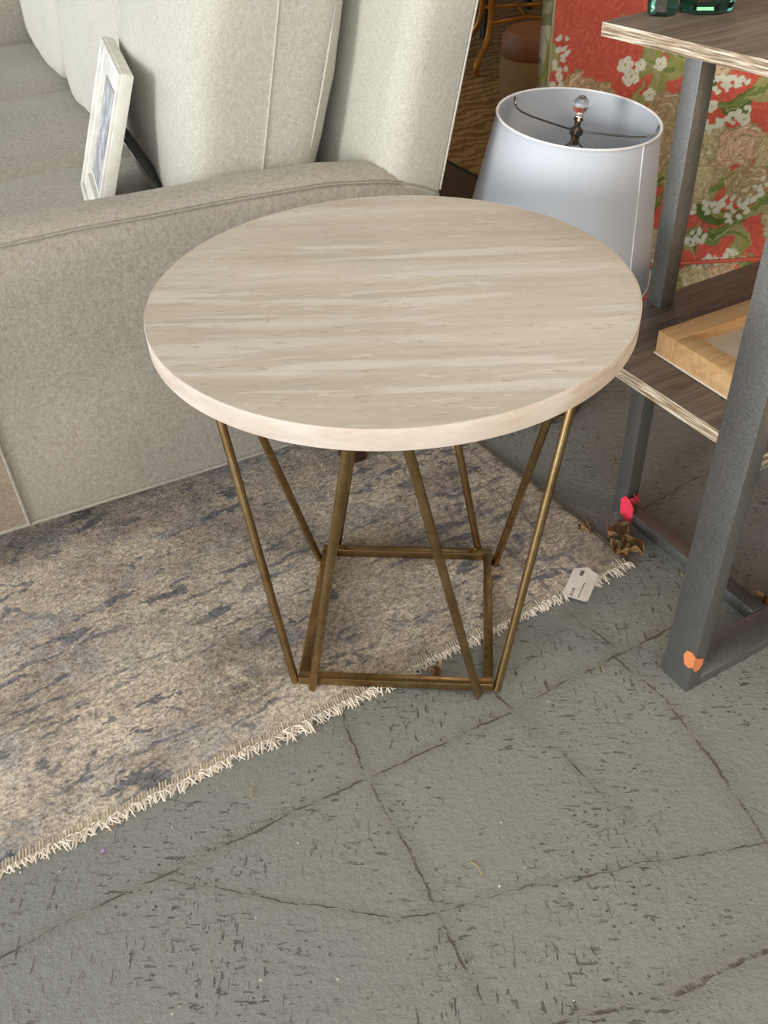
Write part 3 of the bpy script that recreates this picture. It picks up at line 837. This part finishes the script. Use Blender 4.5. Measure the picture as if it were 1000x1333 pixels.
# ------------------------------------------------------------------ floral armchair
CHY = 1.98
ach = thing('armchair', 'armchair in coral red fabric with green leaves and cream flowers, behind the lamp', 'armchair', (0.378, CHY, 0), R(1.0))
def floral(U, V, seed=1):
    """colour field for the printed cloth; U, V in metres"""
    rng = np.random.default_rng(seed)
    H, Wd = U.shape
    col = np.empty((H, Wd, 3)); col[:] = (0.545, 0.095, 0.060)
    def nz(s, sd):
        r = np.random.default_rng(sd); g = r.random((90, 90))
        x = (U * s) % 88; y = (V * s) % 88; xi = x.astype(int); yi = y.astype(int); fx = x - xi; fy = y - yi
        fx = fx * fx * (3 - 2 * fx); fy = fy * fy * (3 - 2 * fy)
        return (g[yi, xi] * (1 - fx) + g[yi, xi + 1] * fx) * (1 - fy) + (g[yi + 1, xi] * (1 - fx) + g[yi + 1, xi + 1] * fx) * fy
    n1 = nz(60, 1); n2 = nz(140, 2); n3 = nz(26, 3)
    # tone on tone scrolls in the ground
    sw = np.sin(14 * (n3 * 4 + n1 * 1.3))
    k = (sw > 0.35)[..., None]
    col = np.where(k, np.array((0.60, 0.125, 0.085)), col)
    sd = U < -.002
    col[sd] = (0.36, 0.33, 0.20)
    col[sd & (n1 > .58)] = (0.22, 0.23, 0.11)
    col[sd & (n3 > .72)] = (0.52, 0.49, 0.34)
    wx = U + (n1 - .5) * .012 + (n2 - .5) * .005; wy = V + (n3 - .5) * .014 + (nz(150, 5) - .5) * .005
    def leaf(cx, cy, ln, wd, a, c1, c2):
        x = (wx - cx) * math.cos(a) + (wy - cy) * math.sin(a); y = -(wx - cx) * math.sin(a) + (wy - cy) * math.cos(a)
        y = y - 0.9 * x * x / ln * 0.6
        ln = ln * 1.15; t = x / ln
        prof = wd * 1.25 * np.clip(1 - np.abs(t) ** 1.7, 0, 1) * (1 - .25 * t)
        m_ = (np.abs(y) < prof) & (np.abs(t) < 1)
        col[m_] = c1
        m2 = m_ & ((y > prof * .15) & (y < prof * .82)); col[m2] = c2
        m3 = m_ & (np.abs(y) < .0012); col[m3] = (0.38, 0.36, 0.15)
    def rose(cx, cy, r, pal):
        x = wx - cx; y = wy - cy; d = np.hypot(x, y * 1.1); th = np.arctan2(y, x)
        rr = 1.18 * r * (1 + .10 * np.sin(5 * th + cx * 90) + .06 * np.sin(9 * th))
        m_ = d < rr; q = d / rr
        col[m_] = pal[0]
        w = np.sin(q * 13 + th * 2.0 + 3 * n1)
        col[m_ & (w > .1)] = pal[1]
        col[m_ & (w > .86) & (n2 > .35)] = pal[2]
        col[m_ & (w < -.85) & (n1 > .4)] = (0.27, 0.23, 0.11)
        col[m_ & (q > .93)] = (0.33, 0.27, 0.13)
    def blossom(cx, cy, r):
        for k in range(5):
            a = k * 2 * math.pi / 5 + cx * 50
            d = np.hypot(U - cx - r * .6 * math.cos(a), V - cy - r * .6 * math.sin(a))
            m_ = d < r * (.48 + .16 * (n2 - .5)); col[m_] = (0.72, 0.70, 0.56)
            col[m_ & (d < r * .2)] = (0.60, 0.58, 0.46)
        col[np.hypot(U - cx, V - cy) < r * .18] = (0.45, 0.36, 0.12)
    def spray(cx, cy, ln, a, w=.014):
        for t in np.linspace(-1, 1, 7):
            x = cx + t * ln * math.cos(a); y = cy + t * ln * math.sin(a)
            for _ in range(4):
                dx, dy = (rng.random(2) - .5) * 2 * w
                d = np.hypot((U - x - dx), (V - y - dy)); col[d < .0055 * (0.5 + 1.0 * n2)] = (0.62, 0.63, 0.50)
    G1, G2, G3, G4 = (0.27, 0.27, 0.08), (0.10, 0.15, 0.035), (0.33, 0.31, 0.13), (0.17, 0.22, 0.06)
    # the main bouquet; lower right is leafy, upper left is open ground
    for (x, y, l, w, a, c1, c2) in [
        (.190, .635, .045, .013, -0.9, G3, G2), (.155, .655, .028, .010, 1.9, G1, G4), (.205, .600, .055, .016, 1.35, G1, G3), (.245, .575, .050, .015, 0.2, G3, G4),
        (.225, .545, .050, .015, 1.2, G1, G3), (.265, .595, .06, .014, -0.2, G1, G4), (.330, .560, .055, .017, 0.1, G2, G4), (.365, .640, .045, .016, 0.5, G1, G2),
        (.420, .600, .050, .018, -0.3, G4, G2), (.300, .480, .05, .015, 1.1, G3, G4), (.410, .500, .045, .018, 0.4, G2, G4), (.480, .560, .05, .017, 1.0, G1, G3),
        (.330, .395, .05, .015, .9, G2, G4), (.290, .350, .06, .016, -.2, G1, G3), (.355, .300, .07, .018, .3, G3, G4), (.400, .260, .06, .018, -.3, G2, G1),
        (.450, .230, .05, .016, .6, G2, G4), (.330, .215, .045, .014, 0.1, G1, G4), (.480, .180, .05, .016, 1.2, G1, G3), (.410, .205, .04, .013, .3, G4, G2),
        (.530, .300, .07, .018, 1.2, G3, G4), (.560, .430, .06, .018, .8, G1, G4), (.520, .640, .05, .018, -.5, G1, G2), (.560, .520, .05, .018, 2.0, G2, G4),
        (.16, .50, .05, .014, .5, G1, G3), (.20, .43, .05, .014, 1.4, G3, G1), (.13, .38, .05, .016, .1, G1, G2), (.24, .27, .05, .015, .5, G2, G4), (.18, .20, .05, .015, 1.0, G1, G3),
        (.05, .25, .05, .015, .2, G1, G3), (.08, .13, .06, .018, 1.5, G1, G4), (.28, .12, .04, .014, .2, G2, G1), (.36, .10, .05, .015, -.4, G1, G4), (.55, .11, .05, .015, -.2, G2, G4),
        (.0, .60, .05, .012, 1.4, G3, G1)]:
        leaf(x, y, l, w, a, c1, c2)
    r2_ = np.random.default_rng(11)
    for _ in range(70):
        x = r2_.random() * .62 + .02; y = r2_.random() * .62 + .02
        if x - (y - .35) * .6 < .16: continue
        leaf(x, y, .025 + .03 * r2_.random(), .008 + .009 * r2_.random(), r2_.random() * 6.28, [G1, G2, G3, G4][r2_.integers(4)], [G1, G2, G3, G4][r2_.integers(4)])
    P1 = ((0.45, 0.33, 0.19), (0.36, 0.25, 0.14), (0.62, 0.54, 0.34)); P2 = ((0.50, 0.42, 0.24), (0.40, 0.33, 0.18), (0.66, 0.60, 0.42)); P3 = ((0.60, 0.40, 0.26), (0.50, 0.30, 0.19), (0.70, 0.60, 0.42))
    for (x, y, r, p) in [(.060, .545, .036, P3), (.105, .538, .026, P1), (.245, .500, .032, P1), (.268, .445, .030, P1), (.360, .415, .050, P2), (.385, .365, .028, P1), (.330, .335, .048, P2), (.425, .420, .045, P3),
                         (.350, .590, .030, P3), (.445, .640, .036, P2), (.460, .330, .040, P1), (.500, .400, .038, P2), (.250, .395, .030, P1), (.260, .20, .036, P2), (.405, .120, .034, P2), (.47, .125, .03, P3), (.32, .14, .026, P2),
                         (.10, .30, .04, P1), (.17, .28, .034, P2), (.56, .24, .04, P2), (.60, .58, .045, P2), (.02, .40, .035, P2), (.0, .12, .04, P1)]:
        rose(x, y, r, p)
    for (x, y, r) in [(.150, .590, .016), (.182, .588, .012), (.165, .567, .017), (.222, .588, .013), (.232, .622, .013), (.208, .530, .012), (.300, .520, .013), (.312, .505, .012), (.345, .500, .012), (.42, .47, .013), (.30, .245, .012), (.285, .16, .010), (.49, .49, .014), (.07, .45, .012)]:
        blossom(x, y, r)
    spray(.018, .58, .055, 1.5); spray(.36, .545, .035, .2); spray(.385, .470, .04, .25); spray(.47, .285, .05, .9); spray(.40, .285, .04, .1); spray(.355, .205, .03, .5); spray(.44, .155, .035, .2); spray(.55, .35, .04, 1.2); spray(.31, .130, .03, .4)
    col *= (0.90 + .20 * n2)[..., None]
    return np.clip(col, 0, 1)
def mat_floral():
    n = NT('floral_print_cloth')
    a = n.n('ShaderNodeAttribute'); a.attribute_name = 'print'
    w = n.noise(n.map(n.obj, (500, 500, 500)), 1.0, 2)
    n.bump(w, 0.0008, 0.4)
    return n.set(Base_Color=a.outputs['Color'], Roughness=0.8, Specular_IOR_Level=0.25)
M['floral'] = mat_floral()
M['floral_plain'] = plain('coral_cloth', (0.52, 0.10, 0.065, 1), 0.85)
def printed_sheet(name, x0, x1, z0, z1, fn, du, parent, step=0.0022, seed=1):
    """dense cloth panel; fn(s,t) -> point; colour attribute carries the print"""
    nx = int((x1 - x0) / step); ny = int((z1 - z0) / step)
    s = np.linspace(x0, x1, nx + 1); t = np.linspace(z0, z1, ny + 1)
    S, T = np.meshgrid(s, t)
    X, Y, Z_ = fn(S, T)
    co = np.stack([X, Y, Z_], -1).reshape(-1, 3)
    idx = np.arange((nx + 1) * (ny + 1)).reshape(ny + 1, nx + 1)
    f = np.stack([idx[:-1, :-1], idx[:-1, 1:], idx[1:, 1:], idx[1:, :-1]], -1).reshape(-1, 4)
    me = bpy.data.meshes.new(name)
    me.from_pydata(co.tolist(), [], f.tolist())
    c = floral(S + du, T, seed)
    at = me.color_attributes.new('print', 'FLOAT_COLOR', 'POINT')
    at.data.foreach_set('color', np.concatenate([c, np.ones(c.shape[:2] + (1,))], -1).astype(np.float32).ravel())
    me.materials.append(M['floral'])
    for p in me.polygons: p.use_smooth = True
    o = bpy.data.objects.new(name, me); COL.objects.link(o); o.parent = parent
    return o
CWD = 0.78
def taper(bm):
    for v in bm.verts:
        if v.co.x < CWD / 2: v.co.x += 0.30 * max(0, v.co.y)
    return bm
# outer back: wraps round the left corner (s<0 goes back along the side)
def back_fn(S, T):
    r = .022
    X = np.where(S > 0, S, 0.0); Y = np.zeros_like(S)
    # corner: s in (-.035,0) turns through 90 degrees, beyond runs straight back
    a = np.clip(-S / .035, 0, 1) * math.pi / 2
    X = np.where(S > 0, S, -r * np.sin(a)); Y = np.where(S > 0, 0, r - r * np.cos(a))
    Y = np.where(S < -.035, r + (-S - .035), Y)
    X = X + np.where(S < -.035, (-S - .035) * .30, 0)
    lean_ = np.where(T > .148, (T - .148) * .0, 0)
    X = X - .004 * np.sin((T - .15) * 5) * 0 + (T - .15) * 0.012
    Y = Y - .008 * np.sin(np.clip((T - .15) / .8, 0, 1) * math.pi) * np.clip(X * 8, 0, 1) + lean_
    return X, Y, T
ob = printed_sheet('back_panel', -.235, CWD, .152, .90, back_fn, 0.0, ach)
def skirt_fn(S, T):
    X, Y, Z_ = back_fn(S, T)
    return X, Y - .003 + .003 * np.sin(S * 30) * (.15 - T) / .12, Z_
sk = printed_sheet('skirt', -.20, CWD, .022, .149, skirt_fn, 0.02, ach)
b = bmesh.new(); tube(b, [(-.022, .20, .150), (-.022, .022, .150), (-.016, .006, .150), (0, -.002, .150)] + [(x, -.004 - .002 * math.sin(x * 4), .150) for x in np.linspace(.05, CWD, 14)], .0045, 8)
new_obj('piping', b, M['floral_plain'], ach)
b = bmesh.new(); tube(b, [(-.004 + (z - .15) * .012, -.002, z) for z in np.linspace(.152, .9, 12)], .0028, 8)
new_obj('piping', b, plain('sage_piping', srgb(176, 170, 130), .85), ach)
new_obj('seat_frame', taper(box(bmesh.new(), -.018, CWD, .012, .74, .04, .42, .02, 3)), M['floral_plain'], ach)
b = taper(box(bmesh.new(), -.006, CWD - .002, .012, .20, .42, .895, .02, 4)); new_obj('backrest', b, M['floral_plain'], ach)
for x0 in (.0, CWD - .14): new_obj('armrest', taper(box(bmesh.new(), x0, x0 + .14, .2, .76, .40, .62, .04, 5)), M['floral_plain'], ach)
o = new_obj('seat_cushion', puffy(.205, .27, .07, 10, 6, (0, 0, .2)), M['floral_plain'], ach); o.location = (CWD / 2 + .04, .48, .49)
for (x, y) in ((.03, .05), (CWD - .05, .05), (.26, .70), (CWD - .05, .70)):
    b = bmesh.new(); tube(b, [(x, y, 0), (x, y, .045)], [.014, .02], 12); new_obj('foot', b, M['darkwood'], ach)

# ------------------------------------------------------------------ background furniture between sofa and armchair
M['rug2border'] = plain('brown_rug_border', srgb(74, 56, 36), 0.95)
r2 = thing('patterned_rug', 'brown patterned rug on the floor behind the lamp', 'rug', (E2 * 1.725 + NY * 2.2), CA)
new_obj('pile', box(bmesh.new(), 0, 2.6, 0, 2.4, 0.0, .010, .003), M['rug2'], r2)
new_obj('edge_binding', box(bmesh.new(), -.014, .0, 0, 2.4, 0.0, .009, .003), M['black_lacquer'], r2)
new_obj('border', box(bmesh.new(), -.60, -.014, 0, 2.4, 0.0, .008, .003), M['rug2border'], r2)
# gilded accent table
gt = thing('accent_table', 'gilded scroll-legged accent table behind the sofa', 'table', (0.70, 4.33, .0105), 0)
def gleg(x, y, sx, sy):
    pts = [(x, y, .56), (x + .03 * sx, y + .03 * sy, .44), (x + .058 * sx, y + .05 * sy, .32), (x + .06 * sx, y + .052 * sy, .20), (x + .045 * sx, y + .04 * sy, .12), (x + .002 * sx, y + .0 * sy, .05), (x + .0, y + .0 * sy, .006)]
    b = bmesh.new(); tube(b, smoothpts(pts, 6), .013, 8); return new_obj('leg', b, M['gold'], gt)
for sx, sy in ((-1, -1), (1, -1), (-1, 1), (1, 1)):
    gleg(.215 * sx, .20 * sy, -sx * -1 * -1, -sy * -1 * -1)
for a, c in (((-.155, -.15, .19), (0, -.11, .20)), ((0, -.11, .20), (.155, -.15, .19)), ((-.155, .15, .19), (0, .11, .20)), ((0, .11, .20), (.155, .15, .19)), ((0, -.11, .20), (0, .11, .20))):
    bar_between('stretcher', a, c, .018, .014, gt, M['gold'])
b = bmesh.new(); lathe(b, [(0, .56), (.30, .56), (.305, .57), (.30, .58), (0, .58)], 48); new_obj('tabletop', b, M['darkwood'], gt)
# black chair further back
bc = thing('side_chair', 'black lacquered chair standing farthest back behind the gilded accent table', 'chair', (0.74, 5.05, .0105), .3)
for x, y in ((-.2, -.2), (.2, -.2), (-.2, .2), (.2, .2)):
    b = bmesh.new(); tube(b, [(x * 1.1, y * 1.1, 0), (x, y, .44)], [.022, .032], 10); new_obj('leg', b, M['black_lacquer'], bc)
new_obj('seat', box(bmesh.new(), -.25, .25, -.25, .25, .42, .50, .02, 3), M['black_lacquer'], bc)
new_obj('backrest', box(bmesh.new(), -.24, .24, .2, .24, .5, .98, .015, 2), M['black_lacquer'], bc)
for (x0, x1, y0, y1) in ((-.2, .2, -.21, -.18), (-.2, .2, .18, .21)): new_obj('stretcher', box(bmesh.new(), x0, x1, y0, y1, .15, .18, .004), M['black_lacquer'], bc)
# barrel pouf
pf = thing('pouf', 'tan barrel-shaped pouf with a rust leather top, beside the floral armchair', 'pouf', (0.63, 3.48, .0105))
b = bmesh.new(); lathe(b, [(0, 0), (.10, 0), (.115, .02), (.135, .12), (.138, .20), (.130, .25)], 40); new_obj('body', b, M['pouf'], pf)
b = bmesh.new(); lathe(b, [(.131, .235), (.138, .25), (.134, .295), (.118, .318), (.06, .326), (0, .327)], 40); new_obj('seat_pad', b, M['rust'], pf)

# ------------------------------------------------------------------ small things on the floor
def pixel_tag():
    a = to_plane(733, 775, .006); b_ = to_plane(766, 785, .006); c_ = to_plane(745, 741, .006)
    return a, b_, c_
# price tag: long axis from hole corner to the lower edge
p_bl = to_plane(734, 774, .009); p_br = to_plane(763, 786, .009); p_top = to_plane(766, 741, .009)
yax = ((to_plane(749, 780, .009) - to_plane(765, 744, .009))).normalized()      # towards the bottom edge
xax = Vector((-yax.y, yax.x, 0))
if xax.dot(p_br - p_bl) < 0: xax = -xax
tw = abs((p_br - p_bl).dot(xax)) + .004; tl = abs((to_plane(749, 780, .009) - to_plane(766, 740, .009)).dot(yax))
tg_o = to_plane(765.5, 741, .009)
ptag = thing('price_tag', 'white paper price tag with a barcode lying on the fringed corner of the rug', 'price tag', (tg_o.x, tg_o.y, .0125), rot=(0, 0, 0))
def tpt(x, y, z=0.0): return tuple(xax * x + yax * y + Vector((0, 0, z)))
hw = tw / 2
outl = [(-.003, 0), (.003, 0), (.0055, .003), (.0075, .0045), (hw - .006, .008), (hw - .001, .0115), (hw, .016), (hw, tl - .005), (hw - .0015, tl - .0015), (hw - .005, tl), (-hw + .005, tl), (-hw + .0015, tl - .0015), (-hw, tl - .005), (-hw, .016), (-hw + .001, .0115), (-hw + .006, .008), (-.0075, .0045), (-.0055, .003)]
b = bmesh.new(); vs = [b.verts.new(tpt(x, y)) for x, y in outl]; b.faces.new(vs)
r_ = bmesh.ops.extrude_face_region(b, geom=b.faces[:]); bmesh.ops.translate(b, vec=(0, 0, .0008), verts=[v for v in r_['geom'] if isinstance(v, bmesh.types.BMVert)])
new_obj('card', b, M['paper'], ptag, False)
def ink_box(bm, x0, x1, y0, y1):
    vs = [bm.verts.new(tpt(x, y, z)) for z in (.00075, .0010) for x, y in ((x0, y0), (x1, y0), (x1, y1), (x0, y1))]
    for f in ((0, 1, 2, 3), (4, 5, 6, 7), (0, 1, 5, 4), (1, 2, 6, 5), (2, 3, 7, 6), (3, 0, 4, 7)): bm.faces.new([vs[i] for i in f])
b = bmesh.new(); rnd = random.Random(5); y = .011
while y < .0245:
    w = rnd.choice((.0004, .0007, .0010)); ink_box(b, -.0085, -.0025, y, y + w); y += w + rnd.choice((.0004, .0006))
new_obj('barcode', b, M['ink'], ptag, False)
def text_obj(s, size, x, y, flip=False):
    cu = bpy.data.curves.new('txt', 'FONT'); cu.body = s; cu.size = size; cu.extrude = .0001; cu.align_x = 'LEFT'
    to = bpy.data.objects.new('txt', cu); COL.objects.link(to)
    bpy.context.view_layer.update()
    me = bpy.data.meshes.new_from_object(to.evaluated_get(bpy.context.evaluated_depsgraph_get()))
    bpy.data.objects.remove(to); bpy.data.curves.remove(cu)
    me.name = 'printed_text'; me.materials.clear(); me.materials.append(M['ink'])
    o = bpy.data.objects.new('printed_text', me); COL.objects.link(o); o.parent = ptag
    # text runs along the tag's length, reading from the bottom edge towards the hole
    xa = -yax; ya = Vector((0, 0, 1)).cross(xa)
    mm = Matrix((xa, ya, Vector((0, 0, 1)))).transposed().to_4x4(); mm.translation = Vector(tpt(x, y, .00095))
    o.matrix_local = mm
    return o
text_obj('$15.00', .0072, -.0050, tl - .003)
text_obj('Home 4\'x6\' accent Rug', .0040, .0062, tl - .003)

def straw(px, py, ln, a, label, curve=.2):
    p = to_plane(px, py, .0012)
    b = bmesh.new()
    tube(b, smoothpts([(-ln / 2, 0, .0002), (0, ln * curve * .3, .0012), (ln / 2, 0, .0004)], 4), [.0008] * 8 + [.0004], 5)
    o = new_obj('straw', b, M['straw'], None); o.location = (p.x, p.y, .0006); o.rotation_euler = (0, 0, a)
    tag(o, label, 'straw')
straw(328, 1031, .020, 1.6, 'short dry straw on the grey floor just below the middle of the rug fringe')
straw(785, 870, .012, 1.75, 'tiny straw on the grey floor between the brass base and the console front leg')
straw(620, 1130, .022, -1.0, 'pale straw on the bare grey floor nearest the photo bottom centre', .4)
straw(890, 750, .018, 1.75, 'thin straw against the console floor bar', .1)
straw(150, 1075, .030, .7, 'long dry straw just outside the rug fringe near the lilac petal', .2)
def fleck(px, py, s, i):
    p = to_plane(px, py, 0)
    b = bmesh.new(); vs = [b.verts.new((s * math.cos(a) * (0.7 + .3 * math.sin(3 * a + i)), s * math.sin(a) * .8, .0002)) for a in np.linspace(0, 2 * math.pi, 7)[:-1]]
    b.faces.new(vs); r_ = bmesh.ops.extrude_face_region(b, geom=b.faces[:]); bmesh.ops.translate(b, vec=(0, 0, .0012), verts=[v for v in r_['geom'] if isinstance(v, bmesh.types.BMVert)])
    o = new_obj('paper_fleck', b, M['fleck'], None, False); o.location = (p.x, p.y, 0)
    tag(o, 'tiny white fleck on the grey floor, ' + FL[i], 'fleck', 'white flecks on the grey floor')
FL = ['just right of the price tag', 'nearest the pale straw at the bottom centre', 'between the cracks below the front brass leg', 'closest to the bottom photo edge', 'leftmost, just off the rug fringe', 'second from the left photo edge', 'right of the lilac petal', 'left of the lower crack junction', 'at the foot of the rear console leg', 'farthest right below the brass base']
for i, (x, y, s) in enumerate([(793, 760, .0022), (650, 1154, .0022), (652, 1071, .0015), (747, 1303, .001), (27, 1136, .0018), (78, 1135, .001), (224, 1077, .0012), (388, 1098, .0014), (802, 668, .0016), (683, 1130, .0012)]): fleck(x, y, s, i)
p = to_plane(135, 1109, 0)
b = bmesh.new(); g_ = [[b.verts.new(((i - 1.5) * .0022, (j - 1.5) * .0018, .0010 + .0016 * ((i * 7 + j * 3) % 3))) for i in range(4)] for j in range(4)]
for i in range(3):
    for j in range(3): b.faces.new((g_[i][j], g_[i][j + 1], g_[i + 1][j + 1], g_[i + 1][j]))
o = new_obj('petal', b, M['petal'], None); o.location = (p.x, p.y, 0); tag(o, 'tiny lilac petal on the grey floor below the left stretch of rug fringe', 'petal')
def dry_leaf(px, py, s, rz, seed, label, name='dried_leaf'):
    p = to_plane(px, py, .006); rnd = random.Random(seed)
    b = bmesh.new(); n = 12; rows = []
    for i in range(n + 1):
        t = i / n; w = s * .42 * math.sin(math.pi * min(1, t * 1.02) ** .8) * (1 + .25 * math.sin(t * 19 + seed)); row = []
        for j in range(-4, 5):
            q = j / 4
            z = .008 + .016 * abs(q) ** 1.3 * (.5 + .5 * math.sin(t * 7 + seed)) + .010 * noise.noise(Vector((t * 6, q * 4, seed)))
            row.append(b.verts.new(((t - .5) * s, q * w, max(.0012, z))))
        rows.append(row)
    for i in range(n):
        for j in range(8): b.faces.new((rows[i][j], rows[i][j + 1], rows[i + 1][j + 1], rows[i + 1][j]))
    o = new_obj(name, b, M['leaf'], None); o.location = (p.x, p.y, 0); o.rotation_euler = (0, 0, rz)
    md = o.modifiers.new('thickness', 'SOLIDIFY'); md.thickness = .0006
    tag(o, label, 'leaf'); return o
dry_leaf(805, 694, .050, 0.5, 1, 'curled brown dry leaf below the pink tape, nearest the console rear leg')
dry_leaf(824, 714, .052, -1.1, 2.2, 'crumpled tan dry leaf at the very tip of the rug corner')
dry_leaf(760, 690, .026, -.8, 3.1, 'small dark dry leaf at the right rug edge, up from the fringed corner')
dry_leaf(568, 876, .020, 1.9, 4.4, 'small orange-brown leaf on the floor inside the brass base', 'dried_leaf')
dry_leaf(806, 716, .040, 2.3, 7.7, 'dark brown dry leaf lying between the rug corner tip and the two tan leaves')
dry_leaf(990, 786, .030, .6, 9.1, 'dark red-brown leaf on the floor at the right photo edge, inside the console frame')
